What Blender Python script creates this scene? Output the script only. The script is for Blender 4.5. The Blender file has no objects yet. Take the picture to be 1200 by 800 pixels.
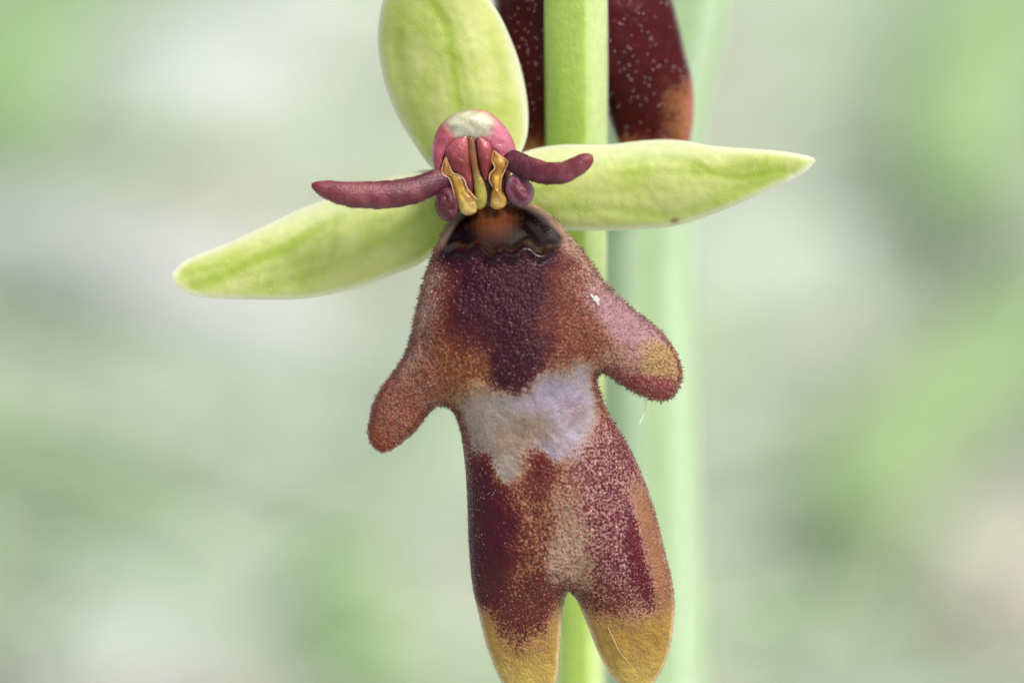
import bpy, math, random
import numpy as np
from mathutils import Matrix, Vector
from mathutils.geometry import delaunay_2d_cdt

random.seed(7)
RNG = np.random.default_rng(11)
scene = bpy.context.scene
col = scene.collection

# ------------------------------------------------------------------ camera, sky, sun, exposure
S = 0.0235e-3                  # metres for one photo pixel on the plane of sharp focus (frame is 28 mm wide)
D = 0.100 / S                  # camera distance in the same pixel units
PITCH = math.radians(20)       # camera looks down at the flower by this much
FLOWER_H = 0.15                # the flower hangs 15 cm above the ground
M = Matrix.Translation((0, 0, FLOWER_H)) @ Matrix.Rotation(-PITCH, 4, 'X')   # photo frame (x right, y away, z up) -> world

cd = bpy.data.cameras.new('camera')
cam = bpy.data.objects.new('camera', cd)
col.objects.link(cam)
cam.matrix_world = M @ Matrix.Translation((0, -0.100, 0)) @ Matrix.Rotation(math.radians(90), 4, 'X')
cd.sensor_width = 36
cd.lens = 36 * 100 / (1200 * S * 1000)
cd.clip_start = 0.005
cd.clip_end = 50
cd.dof.use_dof = True
cd.dof.focus_distance = 0.0995
cd.dof.aperture_fstop = 30
scene.camera = cam

SUN_ELEV, SUN_AZ = math.radians(60), math.radians(128)    # azimuth measured from +Y clockwise: high, from the right and before the flower
world = bpy.data.worlds.new('World')
scene.world = world
world.use_nodes = True
wn = world.node_tree
sky = wn.nodes.new('ShaderNodeTexSky')
sky.sky_type = 'NISHITA'
sky.sun_disc = False
sky.sun_elevation = SUN_ELEV
sky.sun_rotation = SUN_AZ
sky.air_density = 1.0
sky.dust_density = 7.0
sky.ozone_density = 0.3
wn.links.new(sky.outputs[0], wn.nodes['Background'].inputs[0])
wn.nodes['Background'].inputs[1].default_value = 0.105

sd = bpy.data.lights.new('sun', 'SUN')
sd.energy = 1.5
sd.angle = math.radians(13)
sd.color = (1.0, 0.97, 0.94)
sun = bpy.data.objects.new('sun', sd)
col.objects.link(sun)
sdir = Vector((math.sin(SUN_AZ) * math.cos(SUN_ELEV), math.cos(SUN_AZ) * math.cos(SUN_ELEV), math.sin(SUN_ELEV)))
sun.rotation_euler = sdir.to_track_quat('Z', 'Y').to_euler()
sun.location = (0.3, -0.3, 1.0)

scene.view_settings.view_transform = 'Standard'
scene.view_settings.look = 'None'
scene.view_settings.gamma = 1
scene.view_settings.exposure = 0.62
scene.view_settings.use_curve_mapping = False
scene.cycles.use_denoising = True
scene.cycles.max_bounces = 8
scene.cycles.sample_clamp_indirect = 6


# ------------------------------------------------------------------ helpers
def lin(r, g, b):
    c = np.array([r, g, b], float) / 255
    return np.where(c <= 0.04045, c / 12.92, ((c + 0.055) / 1.055) ** 2.4)


def sstep(a, b, x):
    t = np.clip((x - a) / (b - a), 0, 1)
    return t * t * (3 - 2 * t)


class Noise2:
    def __init__(self, seed):
        self.t = np.random.default_rng(seed).random((256, 256))

    def __call__(self, x, y, scale):
        x = np.asarray(x) / scale + 1000.3
        y = np.asarray(y) / scale + 1000.7
        xi, yi = np.floor(x).astype(int), np.floor(y).astype(int)
        fx, fy = x - xi, y - yi
        fx, fy = fx * fx * (3 - 2 * fx), fy * fy * (3 - 2 * fy)
        t = self.t
        a, b = t[xi % 256, yi % 256], t[(xi + 1) % 256, yi % 256]
        c, d = t[xi % 256, (yi + 1) % 256], t[(xi + 1) % 256, (yi + 1) % 256]
        return (a * (1 - fx) + b * fx) * (1 - fy) + (c * (1 - fx) + d * fx) * fy

    def fbm(self, x, y, scale, n=3):
        v, w = 0, 0
        for i in range(n):
            v = v + self(x + 37 * i, y - 51 * i, scale / 2 ** i) * 0.5 ** i
            w += 0.5 ** i
        return v / w


NZ = Noise2(3)


def blob(x, y, cx, cy, rx, ry, ang=0, soft=0.3):
    a = math.radians(ang)
    dx, dy = x - cx, y - cy
    u = (dx * math.cos(a) + dy * math.sin(a)) / rx
    v = (-dx * math.sin(a) + dy * math.cos(a)) / ry
    return 1 - sstep(1 - soft, 1 + soft, np.sqrt(u * u + v * v))


def mix(c, c2, m):
    m = np.asarray(m)[..., None]
    return c * (1 - m) + np.asarray(c2) * m


def catmull(pts, per=8):
    P = np.array(pts, float)
    n = len(P)
    out = []
    for i in range(n):
        p0, p1, p2, p3 = P[i - 1], P[i], P[(i + 1) % n], P[(i + 2) % n]
        for k in range(per):
            t = k / per
            out.append(0.5 * (2 * p1 + (p2 - p0) * t + (2 * p0 - 5 * p1 + 4 * p2 - p3) * t * t + (3 * p1 - p0 - 3 * p2 + p3) * t ** 3))
    return np.array(out)


def resample(loop, step):
    Q = np.vstack([loop, loop[:1]])
    seg = np.hypot(*(np.diff(Q, axis=0).T))
    s = np.concatenate([[0], np.cumsum(seg)])
    n = max(8, int(s[-1] / step))
    u = np.linspace(0, s[-1], n, endpoint=False)
    return np.stack([np.interp(u, s, Q[:, 0]), np.interp(u, s, Q[:, 1])], 1)


def inside(px, py, loop):
    r = np.zeros(px.shape, bool)
    n = len(loop)
    for i in range(n):
        x1, y1 = loop[i]
        x2, y2 = loop[(i + 1) % n]
        if y1 == y2:
            continue
        c = ((y1 > py) != (y2 > py)) & (px < (x2 - x1) * (py - y1) / (y2 - y1) + x1)
        r ^= c
    return r


def dist_to(px, py, loop):
    d = np.full(px.shape, 1e9)
    for i in range(len(loop)):
        x1, y1 = loop[i]
        x2, y2 = loop[(i + 1) % len(loop)]
        ex, ey = x2 - x1, y2 - y1
        L = ex * ex + ey * ey + 1e-12
        t = np.clip(((px - x1) * ex + (py - y1) * ey) / L, 0, 1)
        d = np.minimum(d, (px - x1 - t * ex) ** 2 + (py - y1 - t * ey) ** 2)
    return np.sqrt(d)


class Relief:
    """A closed pillow-like body grown from an outline: a smooth swelling inside the outline, zero at its edge."""

    def __init__(self, pts, per=8, bstep=3.0, step=3.0, grid=4.0):
        loop = resample(catmull(pts, per), bstep)
        area = np.sum(loop[:, 0] * np.roll(loop[:, 1], -1) - np.roll(loop[:, 0], -1) * loop[:, 1])
        if area > 0:                       # photo y runs down: make it counter-clockwise in (x, up)
            loop = loop[::-1]
        self.loop = loop
        lo, hi = loop.min(0) - 2 * grid, loop.max(0) + 2 * grid
        self.lo, self.g = lo, grid
        nx, ny = int((hi[0] - lo[0]) / grid) + 2, int((hi[1] - lo[1]) / grid) + 2
        GX, GY = np.meshgrid(lo[0] + grid * np.arange(nx), lo[1] + grid * np.arange(ny), indexing='ij')
        m = inside(GX, GY, loop)
        h = np.zeros((nx, ny))
        for _ in range(1400):
            h[1:-1, 1:-1] = 0.25 * (h[2:, 1:-1] + h[:-2, 1:-1] + h[1:-1, 2:] + h[1:-1, :-2] + grid * grid)
            h *= m
        self.h = h
        self.hmax = h.max()
        xs = np.arange(lo[0], hi[0], step)
        ys = np.arange(lo[1], hi[1], step * 0.866)
        X, Y = np.meshgrid(xs, ys, indexing='ij')
        X = X + (np.arange(len(ys)) % 2)[None, :] * step / 2
        X = X + RNG.uniform(-.15, .15, X.shape) * step
        Y = Y + RNG.uniform(-.15, .15, Y.shape) * step
        X, Y = X.ravel(), Y.ravel()
        k = inside(X, Y, loop)
        X, Y = X[k], Y[k]
        d = dist_to(X, Y, loop)
        k = d > min(bstep, step) * 0.55
        X, Y, d = X[k], Y[k], d[k]
        nb = len(loop)
        vx = np.concatenate([loop[:, 0], X])
        vy = np.concatenate([loop[:, 1], Y])
        res = delaunay_2d_cdt([Vector((a, -b)) for a, b in zip(vx, vy)], [(i, (i + 1) % nb) for i in range(nb)], [], 1, 1e-6)
        V = np.array([[v[0], -v[1]] for v in res[0]])
        self.x, self.y = V[:, 0], V[:, 1]
        orig = res[3]
        self.edge = np.array([any(o < nb for o in (ol if ol else [nb])) for ol in orig])
        self.d = dist_to(self.x, self.y, loop)
        self.d[self.edge] = 0
        self.faces = [tuple(f) for f in res[2]]

    def phi(self, x, y, d=None):
        fx = np.clip((x - self.lo[0]) / self.g, 0, self.h.shape[0] - 1.001)
        fy = np.clip((y - self.lo[1]) / self.g, 0, self.h.shape[1] - 1.001)
        i, j = fx.astype(int), fy.astype(int)
        a, b = fx - i, fy - j
        h = self.h
        v = (h[i, j] * (1 - a) + h[i + 1, j] * a) * (1 - b) + (h[i, j + 1] * (1 - a) + h[i + 1, j + 1] * a) * b
        if d is not None:
            v = v * sstep(0, 7, d) + (1 - sstep(0, 7, d)) * d * 0.5 * (self.hmax ** 0.5)
            v = np.where(d <= 0, 0, v)
        return np.maximum(v, 0)

    def prof(self, power=0.5):
        return (self.phi(self.x, self.y, self.d) / self.hmax) ** power


def mesh_from(name, verts, faces, smooth=True):
    me = bpy.data.meshes.new(name)
    me.from_pydata([tuple(v) for v in verts], [], faces)
    me.validate()
    if smooth:
        me.polygons.foreach_set('use_smooth', [True] * len(me.polygons))
    me.update()
    return me


def set_color(me, name, rgb, alpha=None):
    n = len(me.vertices)
    a = np.ones((n, 4), np.float32)
    a[:, :3] = rgb
    if alpha is not None:
        a[:, 3] = alpha
    at = me.color_attributes.get(name) or me.color_attributes.new(name, 'FLOAT_COLOR', 'POINT')
    at.data.foreach_set('color', a.ravel())


def P(x, y, dep):
    """photo pixel + depth (pixel units, + away from the camera) -> photo-frame metres, for the plane at that depth"""
    return np.array([(x - 600) * S, dep * S, (400 - y) * S])


def relief_mesh(name, R, base, front, back, at=0.0, colour=None, colour2=None, crisp=False):
    """base/front/back: arrays per 2D vertex (pixels); at: depth of the thing, its outline scaled to that distance"""
    k = (D + at) / D
    n = len(R.x)
    X, Z = (R.x - 600) * k, (400 - R.y) * k
    F = np.stack([X, base - front + at, Z], 1) * S
    inner = np.where(~R.edge)[0]
    bi = np.arange(n)
    bi[inner] = n + np.arange(len(inner))
    Bv = np.stack([X, base + back + at, Z], 1)[inner] * S
    V = np.vstack([F, Bv])
    faces = list(R.faces) + [(bi[f[2]], bi[f[1]], bi[f[0]]) for f in R.faces]
    faces = [tuple(int(i) for i in f) for f in faces]
    me = mesh_from(name, V, faces)
    if crisp:
        e_ = np.empty(len(me.edges) * 2, int)
        me.edges.foreach_get('vertices', e_)
        e_ = e_.reshape(-1, 2)
        on = np.concatenate([R.edge, np.zeros(len(inner), bool)])
        cnt = on[e_].all(1)
        at_ = me.attributes.new('sharp_edge', 'BOOLEAN', 'EDGE')
        at_.data.foreach_set('value', cnt)
    if colour is not None:
        c, al = colour
        al = np.broadcast_to(al, (n,))
        set_color(me, 'Col', np.vstack([c, c[inner]]), np.concatenate([al, al[inner]]))
    if colour2 is not None:
        c, al = colour2
        al = np.broadcast_to(al, (n,))
        set_color(me, 'Col2', np.vstack([c, c[inner]]), np.concatenate([al, al[inner]]))
    me['nfront'] = n
    return me


def root(name, base, label, cat, group=None):
    """an Empty at the thing's base (photo-frame metres)"""
    o = bpy.data.objects.new(name, None)
    col.objects.link(o)
    o.empty_display_size = 0.002
    o.matrix_world = M @ Matrix.Translation(Vector(base))
    o['label'] = label
    o['category'] = cat
    if group:
        o['group'] = group
    o['_b'] = tuple(float(v) for v in base)
    return o


def part(name, me, mat, parent, kind=None):
    o = bpy.data.objects.new(name, me)
    col.objects.link(o)
    if not me.materials:
        me.materials.append(mat)
    o.parent = parent
    if '_b' in parent:
        o.location = [-v for v in parent['_b']]
    if kind:
        o['kind'] = kind
    return o


def tube_data(path, radii, n=16, flat=1.0, cap=True):
    """a tapering tube along path (pixel units) with rounded ends"""
    p = np.array(path, float)
    r = np.array(radii, float)
    V, Fc = [], []
    m = len(p)
    up = np.array([0.0, 1.0, 0.0])
    for i in range(m):
        t = p[min(i + 1, m - 1)] - p[max(i - 1, 0)]
        t /= np.linalg.norm(t)
        a = np.cross(t, up)
        a /= np.linalg.norm(a) + 1e-9
        b = np.cross(a, t)
        for k in range(n):
            w = 2 * math.pi * k / n
            V.append(p[i] + r[i] * (a * math.cos(w) + b * math.sin(w) * flat))
    for i in range(m - 1):
        for k in range(n):
            k2 = (k + 1) % n
            Fc.append((i * n + k, (i + 1) * n + k, (i + 1) * n + k2, i * n + k2))
    if cap:
        Fc.append(tuple(range(n)))
        Fc.append(tuple(reversed(range((m - 1) * n, m * n))))
    return np.array(V), Fc


def smooth_path(pts, n):
    """pts rows: x, y(photo), depth, radius -> finely sampled"""
    Pn = np.array(pts, float)
    q = np.vstack([2 * Pn[0] - Pn[1], Pn, 2 * Pn[-1] - Pn[-2]])
    out = []
    for i in range(1, len(q) - 2):
        for k in range(n):
            t = k / n
            out.append(0.5 * (2 * q[i] + (q[i + 1] - q[i - 1]) * t + (2 * q[i - 1] - 5 * q[i] + 4 * q[i + 1] - q[i + 2]) * t * t
                              + (3 * q[i] - q[i - 1] - 3 * q[i + 1] + q[i + 2]) * t ** 3))
    out.append(Pn[-1])
    return np.array(out)


# ------------------------------------------------------------------ materials
def nodes_of(name):
    m = bpy.data.materials.new(name)
    m.use_nodes = True
    nt = m.node_tree
    return m, nt, nt.nodes['Principled BSDF'], nt.nodes['Material Output']


def nd(nt, t, **kw):
    n = nt.nodes.new(t)
    for k, v in kw.items():
        setattr(n, k, v)
    return n


def coords_mm(nt):
    tc = nd(nt, 'ShaderNodeTexCoord')
    mp = nd(nt, 'ShaderNodeMapping')
    mp.inputs['Scale'].default_value = (1000, 1000, 1000)
    nt.links.new(tc.outputs['Object'], mp.inputs['Vector'])
    return mp.outputs[0]


def flesh(name, rough=0.45, sss=0.25, sss_mm=0.35, translucent=0.0, bump=0.3, cell=14.0, mottle=False, gloss_alpha=False,
          coat=0.0, var=0.12, spec=0.5, sss_tint=(1, .6, .4), mottle_scale=15.0):
    m, nt, b, out = nodes_of(name)
    L = nt.links.new
    co = coords_mm(nt)
    at = nd(nt, 'ShaderNodeVertexColor', layer_name='Col')
    colour = at.outputs['Color']
    if mottle:
        a2 = nd(nt, 'ShaderNodeVertexColor', layer_name='Col2')
        nz = nd(nt, 'ShaderNodeTexNoise')
        nz.inputs['Scale'].default_value = mottle_scale
        nz.inputs['Detail'].default_value = 3.0
        nz.inputs['Roughness'].default_value = 0.65
        L(co, nz.inputs['Vector'])
        # pigment sits in grains: the share of the skin it covers is Col2's alpha
        lo_ = nd(nt, 'ShaderNodeMapRange', clamp=False)
        lo_.inputs['To Min'].default_value = 0.72
        lo_.inputs['To Max'].default_value = 0.26
        L(a2.outputs['Alpha'], lo_.inputs['Value'])
        sb = nd(nt, 'ShaderNodeMath', operation='SUBTRACT')
        L(nz.outputs['Fac'], sb.inputs[0])
        L(lo_.outputs[0], sb.inputs[1])
        mu = nd(nt, 'ShaderNodeMapRange', interpolation_type='SMOOTHSTEP')
        mu.inputs['From Min'].default_value = -0.10
        mu.inputs['From Max'].default_value = 0.10
        L(sb.outputs[0], mu.inputs['Value'])
        mx = nd(nt, 'ShaderNodeMix', data_type='RGBA')
        L(mu.outputs[0], mx.inputs['Factor'])
        L(colour, mx.inputs['A'])
        L(a2.outputs['Color'], mx.inputs['B'])
        colour = mx.outputs['Result']
    # small uneven pigment
    n2 = nd(nt, 'ShaderNodeTexNoise')
    n2.inputs['Scale'].default_value = 4.0
    n2.inputs['Detail'].default_value = 6.0
    n2.inputs['Roughness'].default_value = 0.7
    L(co, n2.inputs['Vector'])
    mr2 = nd(nt, 'ShaderNodeMapRange')
    mr2.inputs['From Min'].default_value = 0.3
    mr2.inputs['From Max'].default_value = 0.7
    mr2.inputs['To Min'].default_value = 1 - var
    mr2.inputs['To Max'].default_value = 1 + var
    L(n2.outputs['Fac'], mr2.inputs['Value'])
    vm = nd(nt, 'ShaderNodeVectorMath', operation='SCALE')
    L(colour, vm.inputs[0])
    L(mr2.outputs[0], vm.inputs['Scale'])
    colour = vm.outputs[0]
    L(colour, b.inputs['Base Color'])
    b.inputs['Roughness'].default_value = rough
    if gloss_alpha:
        mr3 = nd(nt, 'ShaderNodeMapRange')
        mr3.inputs['To Min'].default_value = rough
        mr3.inputs['To Max'].default_value = 0.14
        L(at.outputs['Alpha'], mr3.inputs['Value'])
        L(mr3.outputs[0], b.inputs['Roughness'])
    b.inputs['Specular IOR Level'].default_value = spec
    b.inputs['Subsurface Weight'].default_value = sss
    b.inputs['Subsurface Radius'].default_value = sss_tint
    b.inputs['Subsurface Scale'].default_value = sss_mm * 1e-3
    if coat:
        b.inputs['Coat Weight'].default_value = coat
        b.inputs['Coat Roughness'].default_value = 0.2
    if bump:
        vo = nd(nt, 'ShaderNodeTexVoronoi')
        vo.inputs['Scale'].default_value = cell
        L(co, vo.inputs['Vector'])
        n3 = nd(nt, 'ShaderNodeTexNoise')
        n3.inputs['Scale'].default_value = cell * 0.35
        n3.inputs['Detail'].default_value = 4
        L(co, n3.inputs['Vector'])
        ad = nd(nt, 'ShaderNodeMath', operation='ADD')
        L(vo.outputs['Distance'], ad.inputs[0])
        L(n3.outputs['Fac'], ad.inputs[1])
        bp = nd(nt, 'ShaderNodeBump')
        bp.inputs['Strength'].default_value = bump
        bp.inputs['Distance'].default_value = 0.00005
        bp.invert = True
        if gloss_alpha:
            mb = nd(nt, 'ShaderNodeMapRange')
            mb.inputs['From Max'].default_value = 0.8
            mb.inputs['To Min'].default_value = bump
            mb.inputs['To Max'].default_value = 0.05
            L(at.outputs['Alpha'], mb.inputs['Value'])
            L(mb.outputs[0], bp.inputs['Strength'])
        L(ad.outputs[0], bp.inputs['Height'])
        L(bp.outputs[0], b.inputs['Normal'])
    if translucent:
        tr = nd(nt, 'ShaderNodeBsdfTranslucent')
        L(colour, tr.inputs['Color'])
        ms = nd(nt, 'ShaderNodeMixShader')
        ms.inputs[0].default_value = translucent
        L(b.outputs[0], ms.inputs[1])
        L(tr.outputs[0], ms.inputs[2])
        L(ms.outputs[0], out.inputs['Surface'])
    return m


M_lip = flesh('lip_velvet', rough=0.42, spec=0.2, sss=0.06, sss_mm=0.12, bump=0.8, cell=12, mottle=True, gloss_alpha=True, var=0.22)
M_sepal = flesh('sepal_flesh', rough=0.3, sss=0.3, sss_mm=0.4, translucent=0.36, bump=0.16, cell=17, var=0.05, sss_tint=(.8, 1, .3))
M_petal = flesh('petal_flesh', rough=0.42, sss=0.2, sss_mm=0.2, bump=0.35, cell=20, var=0.25)
M_column = flesh('column_flesh', rough=0.24, sss=0.55, sss_mm=0.35, bump=0.24, cell=19, var=0.3)
M_hair = flesh('hair_fuzz', rough=0.4, spec=0.22, sss=0, bump=0, var=0.2)
M_bead = flesh('painted_glint', rough=0.15, spec=0.9, sss=0, bump=0, var=0.1)  # for the pale beads that stand in for sparkle
M_stem = flesh('stem_skin', rough=0.4, sss=0.3, sss_mm=0.6, bump=0.25, cell=9, var=0.11, sss_tint=(.8, 1, .3))
M_debris = flesh('pale_debris', rough=0.4, sss=0.2, bump=0.4, var=0.1)
M_grass = flesh('grass_blade', rough=0.5, sss=0, translucent=0.3, bump=0, var=0.12)
M_dry = flesh('dry_leaf', rough=0.6, sss=0, translucent=0.15, bump=0, var=0.15)
M_stone = flesh('chalk_stone', rough=0.85, sss=0, bump=0.4, cell=1.2, var=0.12)


# ------------------------------------------------------------------ setting: meadow ground
def ground_point(px, py, z=0.0):
    """where the ray through a photo pixel meets the ground"""
    o = M @ Vector((0, -0.100, 0))
    q = M @ Vector(((px - 600) * S, 0, (400 - py) * S))
    v = q - o
    t = (z - o.z) / v.z
    return o + v * t


def ground_height(x, y):
    return 0.004 * (NZ.fbm(x * 1000, y * 1000, 70, 3) - 0.5) * 2


n = 120
gx = np.concatenate([-np.geomspace(3.0, 0.012, n // 2), np.geomspace(0.012, 3.0, n // 2)])
gy = gx + 0.4
GX, GY = np.meshgrid(gx, gy, indexing='ij')
GZ = ground_height(GX, GY) - 0.003
gv = np.stack([GX.ravel(), GY.ravel(), GZ.ravel()], 1)
gf = [(i * n + j, (i + 1) * n + j, (i + 1) * n + j + 1, i * n + j + 1) for i in range(n - 1) for j in range(n - 1)]
gm = mesh_from('meadow_ground', gv, gf)
m, nt, b, out = nodes_of('meadow_soil')
co = coords_mm(nt)
nz = nd(nt, 'ShaderNodeTexNoise')
nz.inputs['Scale'].default_value = 0.03
nz.inputs['Detail'].default_value = 8
nz.inputs['Roughness'].default_value = 0.6
nt.links.new(co, nz.inputs['Vector'])
cr = nd(nt, 'ShaderNodeValToRGB')
e = cr.color_ramp.elements
e[0].position, e[0].color = 0.36, (0.44, 0.49, 0.43, 1)
e[1].position, e[1].color = 0.62, (0.62, 0.63, 0.65, 1)
x_ = e.new(0.5)
x_.color = (0.53, 0.56, 0.53, 1)
nt.links.new(nz.outputs['Fac'], cr.inputs['Fac'])
nt.links.new(cr.outputs['Color'], b.inputs['Base Color'])
b.inputs['Roughness'].default_value = 0.9
bp = nd(nt, 'ShaderNodeBump')
bp.inputs['Distance'].default_value = 0.003
nt.links.new(nz.outputs['Fac'], bp.inputs['Height'])
nt.links.new(bp.outputs[0], b.inputs['Normal'])
gm.materials.append(m)
go = bpy.data.objects.new('meadow_ground', gm)
col.objects.link(go)
go['kind'] = 'structure'
go['label'] = 'blurred pale green meadow ground behind the orchid'


# ------------------------------------------------------------------ background: grass, leaves, stones
def strip(path, widths, nrm, fold=0.15):
    """a grass blade: five points across, slightly folded, along a path; returns verts, faces"""
    p = np.array(path)
    V, Fc = [], []
    m_ = len(p)
    for i in range(m_):
        t = p[min(i + 1, m_ - 1)] - p[max(i - 1, 0)]
        t /= np.linalg.norm(t) + 1e-12
        a = np.cross(t, nrm)
        a /= np.linalg.norm(a) + 1e-12
        b_ = np.cross(a, t)
        for s_ in (-1, 0, 1):
            V.append(p[i] + a * widths[i] * s_ * 0.5 + b_ * widths[i] * fold * (abs(s_) - 0.5))
    for i in range(m_ - 1):
        for k in range(2):
            Fc.append((i * 3 + k, i * 3 + k + 1, (i + 1) * 3 + k + 1, (i + 1) * 3 + k))
    return np.array(V), Fc


# the small green turf between the stones: nobody could count it
V_all, F_all, C_all = [], [], []
off = 0
greens = [lin(170, 196, 160), lin(188, 204, 182), lin(154, 188, 138), lin(212, 212, 212), lin(206, 200, 190)]
# greener and paler areas of this meadow (photo pixel, radius in px, greenness)
zones = [(60, 60, 170, 1), (170, 190, 110, .7), (60, 420, 150, .8), (130, 640, 140, .8), (420, 700, 90, .9), (420, 570, 110, .7),
         (1100, 90, 210, .9), (1160, 420, 120, .8), (1010, 560, 110, 1), (950, 640, 90, 1), (1180, 250, 100, .7),
         (270, 90, 120, -1), (300, 380, 160, -.8), (330, 750, 110, -1), (100, 300, 130, -.6), (270, 520, 90, -.3),
         (910, 330, 120, -.9), (900, 470, 100, -.7), (1110, 700, 130, -.3), (960, 60, 90, -.5), (380, 30, 100, -.9), (1000, 730, 130, -.7), (1180, 570, 100, -.5), (860, 650, 90, -.5)]
ZC = [(ground_point(a, b_), r * S * 5.4, g) for a, b_, r, g in zones]
for turn in range(21000):
    if turn < 6500:                    # the turf the photo shows
        g = ground_point(random.uniform(-350, 1550), random.uniform(-420, 1250))
        if g.y < 0.10 or g.y > 1.4:
            continue
    else:                              # and the same meadow to either side
        g = Vector((random.uniform(-.65, .65), random.uniform(-.05, 1.2), 0))
        if abs(g.x) < 0.05 + 0.1 * g.y:
            continue
    gsum = 0
    for c, r, gr in ZC:
        dd = math.hypot((g.x - c.x), (g.y - c.y) * 0.45) / r
        gsum += gr * math.exp(-dd * dd * 1.3)
    if random.random() > 0.5 + 0.5 * gsum:
        continue
    hgt = random.uniform(.012, .034) * (1 + 0.5 * max(gsum, 0))
    w = random.uniform(.0015, .0035)
    az = random.uniform(0, 2 * math.pi)
    lean = random.uniform(.1, .8) * hgt
    z0 = float(ground_height(g.x, g.y)) - 0.004
    path = [(g.x + math.cos(az) * lean * t ** 2, g.y + math.sin(az) * lean * t ** 2, z0 + hgt * (t - 0.25 * t * t)) for t in (0, .35, .7, 1)]
    v, f = strip(path, [w, w * .95, w * .6, w * .05], np.array([math.cos(az), math.sin(az), 0.2]))
    c = greens[random.choices(range(5), [4, 3, 3, 1, 1] if gsum > 0.1 else [2, 3, 1, 3, 3])[0]] * random.uniform(.8, 1.15)
    V_all.append(v)
    F_all += [tuple(i + off for i in q) for q in f]
    C_all += [c] * len(v)
    off += len(v)
# long thin straws and blades leaning through the turf
for turn in range(700):
    if turn < 420:
        g = ground_point(random.uniform(-250, 1450), random.uniform(-200, 1000))
    else:
        g = Vector((random.uniform(-.6, .6), random.uniform(.1, 1.1), 0))
    if g.y < 0.12:
        continue
    ln_ = random.uniform(.04, .11)
    w = random.uniform(.0012, .0032)
    side = -1 if g.x < 0.0 else 1
    az = random.gauss(0.5 * math.pi + side * 1.15, .35)
    rise = random.uniform(.15, .5)
    path = [(g.x + math.cos(az) * ln_ * t, g.y + math.sin(az) * ln_ * t * .6, -0.003 + ln_ * rise * (t - .35 * t * t)) for t in (0, .33, .66, 1)]
    v, f = strip(path, [w, w, w * .7, w * .1], np.array([0, -.6, .8]))
    c = random.choice([lin(206, 216, 206), lin(198, 212, 198), lin(166, 198, 152), lin(176, 204, 166), lin(204, 200, 182)])
    V_all.append(v)
    F_all += [tuple(i + off for i in q) for q in f]
    C_all += [c] * len(v)
    off += len(v)
gme = mesh_from('grass', np.vstack(V_all), F_all)
set_color(gme, 'Col', np.array(C_all))
gme.materials.append(M_grass)
gro = bpy.data.objects.new('grass', gme)
col.objects.link(gro)
gro['kind'] = 'stuff'
gro['label'] = 'soft green meadow turf blurred behind the orchid'
gro['category'] = 'grass'


def world_blade(name, px_path, width_mm, colour, mat, label, cat, group, arch=0.0, thick=0.0004):
    """a broad blade lying over the turf along a path of photo pixels (x, y, height above ground in mm)"""
    pts = [np.array(ground_point(a, b_, h * 1e-3)) for a, b_, h in px_path]
    P4 = np.array(pts)
    q = np.vstack([2 * P4[0] - P4[1], P4, 2 * P4[-1] - P4[-2]])
    path = []
    for i in range(1, len(q) - 2):
        for k in range(8):
            t = k / 8
            path.append(0.5 * (2 * q[i] + (q[i + 1] - q[i - 1]) * t + (2 * q[i - 1] - 5 * q[i] + 4 * q[i + 1] - q[i + 2]) * t * t
                               + (3 * q[i] - q[i - 1] - 3 * q[i + 1] + q[i + 2]) * t ** 3))
    path.append(P4[-1])
    m_ = len(path)
    u = np.linspace(0, 1, m_)
    w = width_mm * 1e-3 * np.minimum(1, 0.25 + np.sin(np.pi * np.clip(u * 0.93 + .05, 0, 1)) ** .6)
    v, f = strip(path, w, np.array([0, -0.5, 0.9]), fold=0.12)
    me = mesh_from(name, v, f)
    set_color(me, 'Col', np.tile(np.array(colour), (len(v), 1)) * (0.9 + 0.2 * RNG.random((len(v), 1))))
    me.materials.append(mat)
    o = bpy.data.objects.new(name, me)
    col.objects.link(o)
    md = o.modifiers.new('thickness', 'SOLIDIFY')
    md.thickness = thick
    o['label'], o['category'] = label, cat
    if group:
        o['group'] = group
    return o


GB = 'blurred blades lying in the meadow'
world_blade('grass_blade', [(1270, 330, 26), (1130, 440, 30), (1020, 555, 26), (930, 660, 14), (880, 740, 0)], 12, lin(160, 192, 134), M_grass,
            'wide green blade slanting across the meadow below the pointed sepal tip', 'grass blade', GB)
world_blade('dry_leaf', [(-90, 235, 14), (60, 280, 18), (220, 330, 20), (380, 385, 16), (520, 425, 6)], 13, lin(196, 202, 202), M_dry,
            'long bleached dry leaf slanting beneath the sepal with rounded tip', 'dry leaf', GB)
world_blade('grass_blade', [(60, -60, 30), (20, 60, 30), (-40, 190, 16)], 18, lin(156, 194, 134), M_grass,
            'bright green blade blurred high above the bleached dry leaf in the meadow', 'grass blade', GB)
world_blade('grass_blade', [(500, 860, 6), (440, 770, 16), (400, 660, 20), (370, 580, 18)], 9, lin(150, 185, 125), M_grass,
            'green blade rising out of blur beside the pale stone under the small side lobe', 'grass blade', GB)
world_blade('grass_blade', [(1190, -60, 34), (1150, 60, 34), (1120, 190, 26), (1110, 300, 8)], 16, lin(160, 195, 135), M_grass,
            'pale green blade standing in blur above the pointed sepal tip', 'grass blade', GB)


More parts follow.
